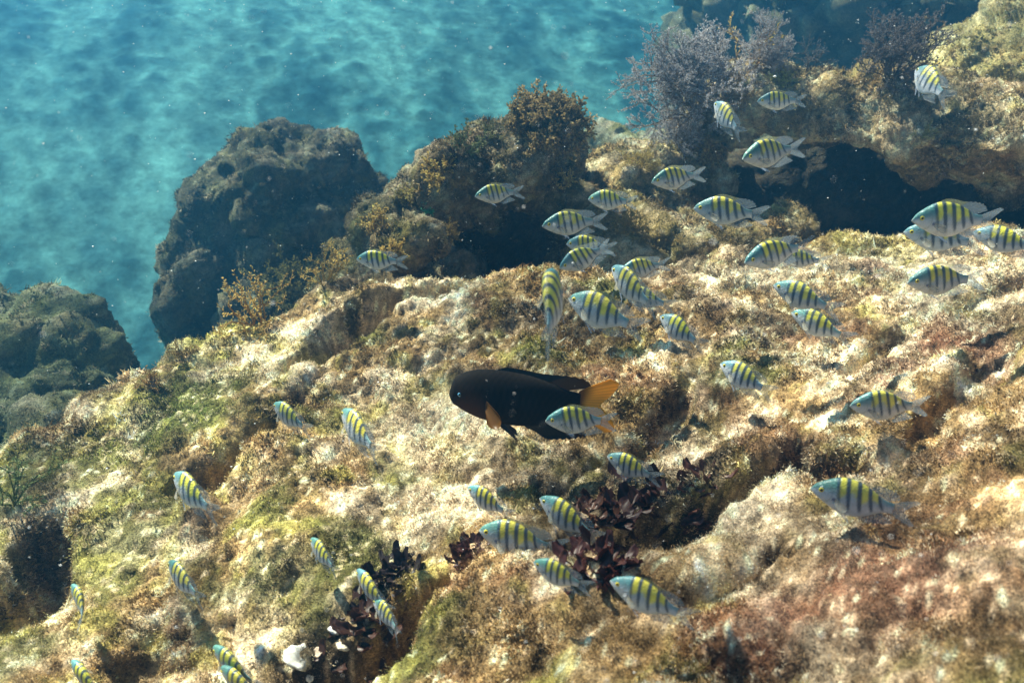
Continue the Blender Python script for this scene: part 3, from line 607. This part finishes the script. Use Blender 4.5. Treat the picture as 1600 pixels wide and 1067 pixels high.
    L = L * (1 - .25 * sstep(.9, 1.0, au)); zt = u * (.185 if serg else .20) * (.75 + .25 * au); zr = .004 + u * (.070 if serg else .082)
    G[:, :, 0] = .985 + L[:, None] * v[None] * 1.0; G[:, :, 2] = zr[:, None] * (1 - v[None]) + zt[:, None] * v[None] ** .9
    G[:, :, 1] = .018 * np.sin(u * 3)[:, None] * v[None]
    cc = np.tile(fc, (30, 10, 1)) if serg else mixc(np.tile(np.array([.10, .03, .004]), (300, 1)), np.array([.80, .42, .04]), np.tile(sstep(.0, .5, v), 30)).reshape(30, 10, 3)
    cc = cc * (.8 + .3 * (np.arange(30) % 2))[:, None, None]
    fin("tail_fin", G, np.tile(.006 * (1 - .85 * v), (30, 1)), cc)
    # paired fins
    for sd in (1, -1):
        wv = float(interp(sp['x'], sp['wid'], np.array([.30]))[0]); u = np.linspace(-1, 1, 12); v = np.linspace(0, 1, 6); G = np.zeros((12, 6, 3)); op = .9 if serg else 1.0
        ln = (.19 if serg else .20) * (1 - .35 * u ** 2)
        ang = (-.35 if serg else -.75) + u * .48
        G[:, :, 0] = .30 + np.cos(ang)[:, None] * ln[:, None] * v * .9; G[:, :, 2] = -.06 + np.sin(ang)[:, None] * ln[:, None] * v + .03 * u[:, None] * (1 - v)
        G[:, :, 1] = sd * (wv * .93 + v[None] * (.05 + .045 * op) * (1 + 0 * u[:, None]))
        fin("pectoral_fin", G, np.full((12, 6), .0025), np.array([.55, .52, .44]) if serg else np.array([.20, .085, .012]))
        b0 = float(interp(sp['x'], sp['bot'], np.array([.40]))[0]); u = np.linspace(0, 1, 6)
        G = np.zeros((6, 6, 3)); G[:, :, 0] = .36 + .06 * u[:, None] + v[None] * (.19 - .08 * u[:, None]); G[:, :, 2] = b0 + .02 - v[None] * (.12 + .0 * u[:, None]) + .05 * u[:, None] * v[None]; G[:, :, 1] = sd * (.025 + .03 * v[None])
        fin("pelvic_fin", G, np.full((6, 6), .004), np.array([.5, .58, .75]) if serg else np.array([.02, .02, .03]))
        ex, ez, er = (.125, .024, .036) if serg else (.095, -.015, .017); ew = float(interp(sp['x'], sp['wid'], np.array([ex]))[0]) * .93
        th = np.linspace(0, np.pi, 14); ph = np.arange(18) * 2 * np.pi / 18; E = np.stack([np.sin(th)[:, None] * np.cos(ph), np.tile(np.cos(th)[:, None], (1, 18)) * .5, np.sin(th)[:, None] * np.sin(ph)], -1).reshape(-1, 3)
        rr = np.hypot(E[:, 0], E[:, 2]); ec = mixc(np.tile(np.array([.004, .004, .004]), (len(E), 1)), np.array([.75, .62, .05]) if serg else np.array([.12, .35, .55]), sstep(.54, .62, rr) * sstep(1.0, .88, rr)); ec = mixc(ec, np.array([.01, .03, .04]), sstep(.92, .99, rr))
        R = np.arange(14 * 18).reshape(14, 18); Fq = np.stack([R[:-1], np.roll(R[:-1], -1, 1), np.roll(R[1:], -1, 1), R[1:]], -1).reshape(-1, 4)
        parts.append(("eye", make_mesh("eye", bm_(E * er + np.array([ex, sd * ew, ez])), Fq, M_EYE, ec)))
    return parts
def place_fish(kind, hx, hy, tx, ty, TL, label, bend=0, pfrac=.35, roll=0, name="fish", group=None, clear=.05, Dfix=None):
    h, t = ray(hx, hy), ray(tx, ty)
    p0 = math.asin(np.clip((h - t)[2] / np.linalg.norm(h - t), -1, 1)); target = p0 * pfrac
    best = min(np.linspace(-.10, .10, 401), key=lambda k: abs(math.asin(((h * (1 + k) - t * (1 - k))[2]) / np.linalg.norm(h * (1 + k) - t * (1 - k))) - target) + .3 * abs(k))
    H, T = h * (1 + best), t * (1 - best); D = TL / np.linalg.norm(H - T)
    lim = 99
    for k in np.linspace(0, 1, 7):
        q = H * (1 - k) + T * k; Dq = q[1] * math.cos(PITCH) - q[2] * math.sin(PITCH)
        sx, sy = hx + (tx - hx) * k, hy + (ty - hy) * k
        if Dfix is None: lim = min(lim, (hit(sx, sy)[2] - clear - .02) / Dq)
    D = min(D, lim) if Dfix is None else Dfix
    H, T = CAM + H * D, CAM + T * D; X = Vector(T - H); L = X.length; X.normalize()
    Zu = Vector((0, 0, 1)); Zu = (Zu - X * Zu.dot(X)).normalized(); Zu.rotate(Matrix.Rotation(roll, 3, X)); Yv = Zu.cross(X)
    M = Matrix((X, Yv, Zu)).transposed().to_4x4(); M.translation = Vector((H + T) / 2)
    root = bpy.data.objects.new(name, None); C.objects.link(root); root.matrix_world = M @ Matrix.Diagonal((L, L * random.uniform(.92, 1.12), L * random.uniform(.93, 1.06), 1)); tag(root, label, "fish", group)
    for nm, me in make_fish(kind, bend, vary=random.uniform(.9, 1.15)):
        o = link(nm, me, root)
    return D, L
FISH = [ # head px, tail px, total length, label, bend, pfrac, roll
 (1117, 160, 1165, 216, .14, "small striped fish diving beside the big lilac seaweed bush", .35, .6, 0),
 (1183, 158, 1264, 158, .14, "striped fish swimming over the yellow-green top of the overhanging rock", .1, .3, 0),
 (1432, 108, 1490, 162, .13, "highest striped fish at the right, tilted nose up near the dark lilac bush", .5, .5, -.2),
 (1160, 247, 1264, 230, .15, "pale striped fish just under the lip of the overhanging rock", -.2, .4, 0),
 (1018, 284, 1108, 272, .14, "striped fish by the low weedy outcrop, nose near its golden top", -.2, .4, 0),
 (742, 306, 824, 300, .14, "striped fish alone in front of the knobbly outcrop's dark face", -.3, .3, 0),
 (919, 310, 1000, 317, .14, "striped fish above the yellow-backed one at the right side of the dark hollow", .2, .3, 0),
 (847, 352, 955, 346, .15, "bright yellow-backed striped fish at the edge of the dark hollow, above a pair", -.2, .3, 0),
 (885, 380, 968, 390, .14, "striped fish overlapping and hiding the rear of a nose-down one", .25, .3, 0),
 (874, 418, 960, 382, .15, "nose-down striped fish half hidden behind its neighbour at the hollow's edge", .1, .8, 0),
 (1084, 324, 1208, 338, .16, "striped fish with yellow back before the black hollow's left end", .25, .3, 0),
 (1412, 361, 1550, 385, .17, "lower of two overlapping large pale fish at the right, its nose ahead", .1, .3, 0),
 (1425, 342, 1572, 345, .17, "upper of two overlapping large pale fish at the right, behind the lower one's nose", .1, .3, 0),
 (1520, 362, 1645, 396, .16, "striped fish running out of the right edge behind the large pale pair", .1, .3, 0),
 (1163, 409, 1280, 382, .16, "striped fish on the slab's crest hiding another one's head", -.3, .6, 0),
 (1215, 400, 1302, 410, .14, "mostly hidden striped fish showing its tail below its neighbour on the slab's crest", .2, .3, 0),
 (557, 404, 642, 410, .14, "striped fish alone at the left end of the knobbly outcrop", .2, .3, 0),
 (864, 422, 848, 556, .17, "striped fish seen from behind, standing almost upright in the photo", -.2, .25, .35),
 (889, 464, 1018, 520, .18, "largest yellow-backed fish in the middle, directly right of the upright one", .35, .5, -.1),
 (957, 416, 1036, 492, .17, "steeply tilted yellow striped fish crossing in front of two others", .35, .5, .1),
 (968, 424, 1052, 412, .14, "striped fish showing only body and tail behind the steeply tilted one", -.1, .5, 0),
 (970, 454, 1062, 482, .15, "striped fish whose eye peeps out below the steeply tilted one", .1, .4, 0),
 (1032, 493, 1108, 546, .14, "small yellow striped fish right below the trio of crossing fish", .35, .5, -.1),
 (1209, 444, 1322, 490, .16, "upper of two dark-striped fish slanting down over the pale slab", .35, .5, 0),
 (1237, 487, 1342, 536, .16, "lower of two dark-striped fish slanting down over the pale slab", .3, .5, 0),
 (1418, 440, 1548, 437, .17, "pale-bellied striped fish below the large overlapping pair at the right", -.2, .3, 0),
 (1126, 567, 1216, 620, .15, "striped fish slanting down alone right of the black fish's tail", .3, .5, -.1),
 (1328, 632, 1458, 634, .17, "striped fish hovering level over the tan slab near the reddish lump", .2, .3, 0),
 (852, 656, 970, 660, .15, "pale striped fish swimming in front of the big black fish's tail", -.15, .3, 0),
 (428, 630, 492, 677, .13, "small striped fish beside the green mossy patch on the left slope", .3, .4, 0),
 (535, 640, 598, 718, .14, "slender-looking striped fish left of the big black fish's head", .15, .25, .3),
 (949, 711, 1040, 752, .14, "striped fish just below the black fish's tail", .3, .5, 0),
 (272, 740, 348, 810, .14, "striped fish over the pale lower left slope, seen from above", .3, .25, .2),
 (1267, 760, 1442, 806, .19, "biggest striped fish with bright yellow saddle at the lower right", .2, .5, -.1),
 (731, 760, 808, 810, .14, "small striped fish at the upper left of the fish above the red seaweed", .3, .4, 0),
 (844, 776, 950, 850, .16, "pale teal-headed striped fish over the red leafy seaweed", .35, .5, -.1),
 (749, 826, 895, 862, .17, "plump yellow-backed fish over the crack left of the red seaweed", .3, .45, -.1),
 (834, 876, 932, 922, .15, "striped fish underneath the plump yellow-backed one", .35, .45, 0),
 (954, 905, 1098, 972, .18, "long yellow-backed fish lowest in the centre, below the red seaweed", .3, .5, -.1),
 (486, 840, 532, 900, .12, "small faint striped fish over the dark green lower patch", .2, .25, .2),
 (264, 876, 324, 945, .14, "dark yellow-striped fish low on the left, seen from its back", .25, .2, .3),
 (558, 888, 622, 962, .14, "upper of two crossing fish over the near-black leafy seaweed", .4, .3, .1),
 (583, 934, 626, 1000, .14, "lower of two crossing fish over the near-black leafy seaweed", -.3, .25, .3),
 (112, 912, 118, 985, .13, "striped fish curled nose up near the bottom left corner", -.9, .2, .3),
 (112, 1030, 172, 1100, .14, "dark green-backed fish cut off by the bottom edge at far left", .2, .3, .1),
 (333, 1008, 420, 1082, .16, "upper of a doubled pair of fish at the bottom edge", .3, .3, .1),
 (345, 1040, 432, 1108, .15, "lower of a doubled pair of fish, cut off by the bottom edge", .3, .3, .1),
]
LOG = []
for k, (a, b, c, d, L, lab, bd, pf, rl) in enumerate(FISH):
    LOG.append((k, place_fish('serg', a, b, c, d, L, lab, bd, pf, (-.22 if rl > .15 and k != 17 else rl - .12), "striped_fish", "school of yellow and black striped fish", clear=.30 if k == 28 else .05)))
print("FISH", [(k, round(D, 2), round(L, 3)) for k, (D, L) in LOG])
print("BLACK", place_fish('giant', 703, 608, 968, 636, .34, "big black fish with an orange tail, in the middle of the photo", .12, .5, -.35, "black_fish", clear=.07))

# ------------------------------------------------------------------ drifting specks
def specks():
    r = np.random.default_rng(9); n = 2600; ico = [(0,0,1),(0,0,-1),(1,0,0),(-1,0,0),(0,1,0),(0,-1,0)]; fc = [(0,2,4),(0,4,3),(0,3,5),(0,5,2),(1,4,2),(1,3,4),(1,5,3),(1,2,5)]
    V = []; Fq = []
    for k in range(n):
        px = r.uniform(-100, 1700); py = 1067 * r.random() ** 1.6; hd = min(hit(px, py)[2], 5.0); D = r.uniform(.45, max(.5, hd - .15)); s = r.gamma(2, .0002) * (.45 + .4 * D)
        c = at(px, py, D); m = len(V); st = 1 + r.random()
        for q in ico: V.append((c[0] + q[0] * s * st, c[1] + q[1] * s, c[2] + q[2] * s))
        Fq += [(a + m, b + m, d + m) for a, b, d in fc]
    o = link("drifting_specks", make_mesh("drifting_specks", V, np.array(Fq), M_SPECK)); tag(o, kind="stuff", label="tiny pale specks drifting in the water")
specks()

# ------------------------------------------------------------------ water sheet added as a gobo: painted caustic colours dapple the sunlight
def water():
    s = 75; zt = CAMZ + 2.2; n = 40; g = np.linspace(-s, s, n); X, Y = np.meshgrid(g, g, indexing='ij'); P = np.stack([X.ravel(), Y.ravel(), np.full(X.size, zt)], 1)
    I = np.arange(n * n).reshape(n, n); Q = np.stack([I[:-1, :-1], I[1:, :-1], I[1:, 1:], I[:-1, 1:]], -1).reshape(-1, 4)
    m = bpy.data.materials.new("painted_caustics"); m.use_nodes = True; nt = m.node_tree; nt.nodes.clear(); L = nt.links.new
    out = N(nt, "ShaderNodeOutputMaterial"); tc = N(nt, "ShaderNodeTexCoord"); nz = N(nt, "ShaderNodeTexNoise"); nz.inputs["Scale"].default_value = 2.6; nz.inputs["Detail"].default_value = 2
    sc = N(nt, "ShaderNodeVectorMath", operation='SCALE'); sc.inputs[3].default_value = .35; ad = N(nt, "ShaderNodeVectorMath", operation='ADD')
    L(tc.outputs["Object"], nz.inputs["Vector"]); L(nz.outputs["Color"], sc.inputs[0]); L(tc.outputs["Object"], ad.inputs[0]); L(sc.outputs[0], ad.inputs[1])
    def web(scale, lo, hi):
        vo = N(nt, "ShaderNodeTexVoronoi", feature='DISTANCE_TO_EDGE'); vo.inputs["Scale"].default_value = scale; L(ad.outputs[0], vo.inputs["Vector"])
        mr = N(nt, "ShaderNodeMapRange", interpolation_type='SMOOTHSTEP'); mr.inputs[1].default_value = 0; mr.inputs[2].default_value = hi; mr.inputs[3].default_value = 1; mr.inputs[4].default_value = 0; L(vo.outputs["Distance"], mr.inputs[0]); return mr.outputs[0]
    a = web(3.4, 0, .30); b = web(7.5, 0, .26)
    n2 = N(nt, "ShaderNodeTexNoise"); n2.inputs["Scale"].default_value = 1.7; n2.inputs["Detail"].default_value = 3; st = N(nt, "ShaderNodeMapping"); st.inputs["Rotation"].default_value = (0, 0, .35); st.inputs["Scale"].default_value = (1.25, .5, 1); L(tc.outputs["Object"], st.inputs[0]); L(st.outputs[0], n2.inputs["Vector"])
    m2 = N(nt, "ShaderNodeMapRange", interpolation_type='SMOOTHSTEP'); m2.inputs[1].default_value = .36; m2.inputs[2].default_value = .60; m2.inputs[3].default_value = .0; m2.inputs[4].default_value = .34; L(n2.outputs[0], m2.inputs[0])
    x1 = N(nt, "ShaderNodeMath", operation='MULTIPLY_ADD'); L(a, x1.inputs[0]); x1.inputs[1].default_value = .36; L(m2.outputs[0], x1.inputs[2])
    x2 = N(nt, "ShaderNodeMath", operation='MULTIPLY_ADD'); L(b, x2.inputs[0]); x2.inputs[1].default_value = .30; L(x1.outputs[0], x2.inputs[2])
    x3 = N(nt, "ShaderNodeMath", operation='POWER'); L(x2.outputs[0], x3.inputs[0]); x3.inputs[1].default_value = 1.7
    x4 = N(nt, "ShaderNodeMath", operation='ADD'); L(x3.outputs[0], x4.inputs[0]); x4.inputs[1].default_value = .26; x3 = x4
    tp = N(nt, "ShaderNodeBsdfTransparent"); L(x3.outputs[0], tp.inputs[0]); L(tp.outputs[0], out.inputs[0])
    o = link("water_gobo", make_mesh("water_gobo", P, Q, m)); tag(o, kind="structure", label="unseen flat water sheet overhead, added with painted caustics to dapple the sun")
water()

# ------------------------------------------------------------------ the water's own haze
def haze():
    import bmesh
    bm = bmesh.new(); bmesh.ops.create_cube(bm, size=1, matrix=Matrix.Translation((0, 14, (CAMZ + .7 - 2.0) / 2)) @ Matrix.Diagonal((140, 125, CAMZ + .7 + 2.0, 1)))
    me = bpy.data.meshes.new("haze"); bm.to_mesh(me); bm.free()
    m = bpy.data.materials.new("haze"); m.use_nodes = True; nt = m.node_tree; nt.nodes.clear(); out = N(nt, "ShaderNodeOutputMaterial"); v = N(nt, "ShaderNodeVolumePrincipled")
    v.inputs["Color"].default_value = (.033, .165, .325, 1); v.inputs["Absorption Color"].default_value = (.15, .64, .87, 1); v.inputs["Density"].default_value = .155; v.inputs["Anisotropy"].default_value = .68
    nt.links.new(v.outputs[0], out.inputs["Volume"]); me.materials.append(m)
    tag(link("haze", me), kind="stuff", label="blue-green haze of the sea water")
haze()
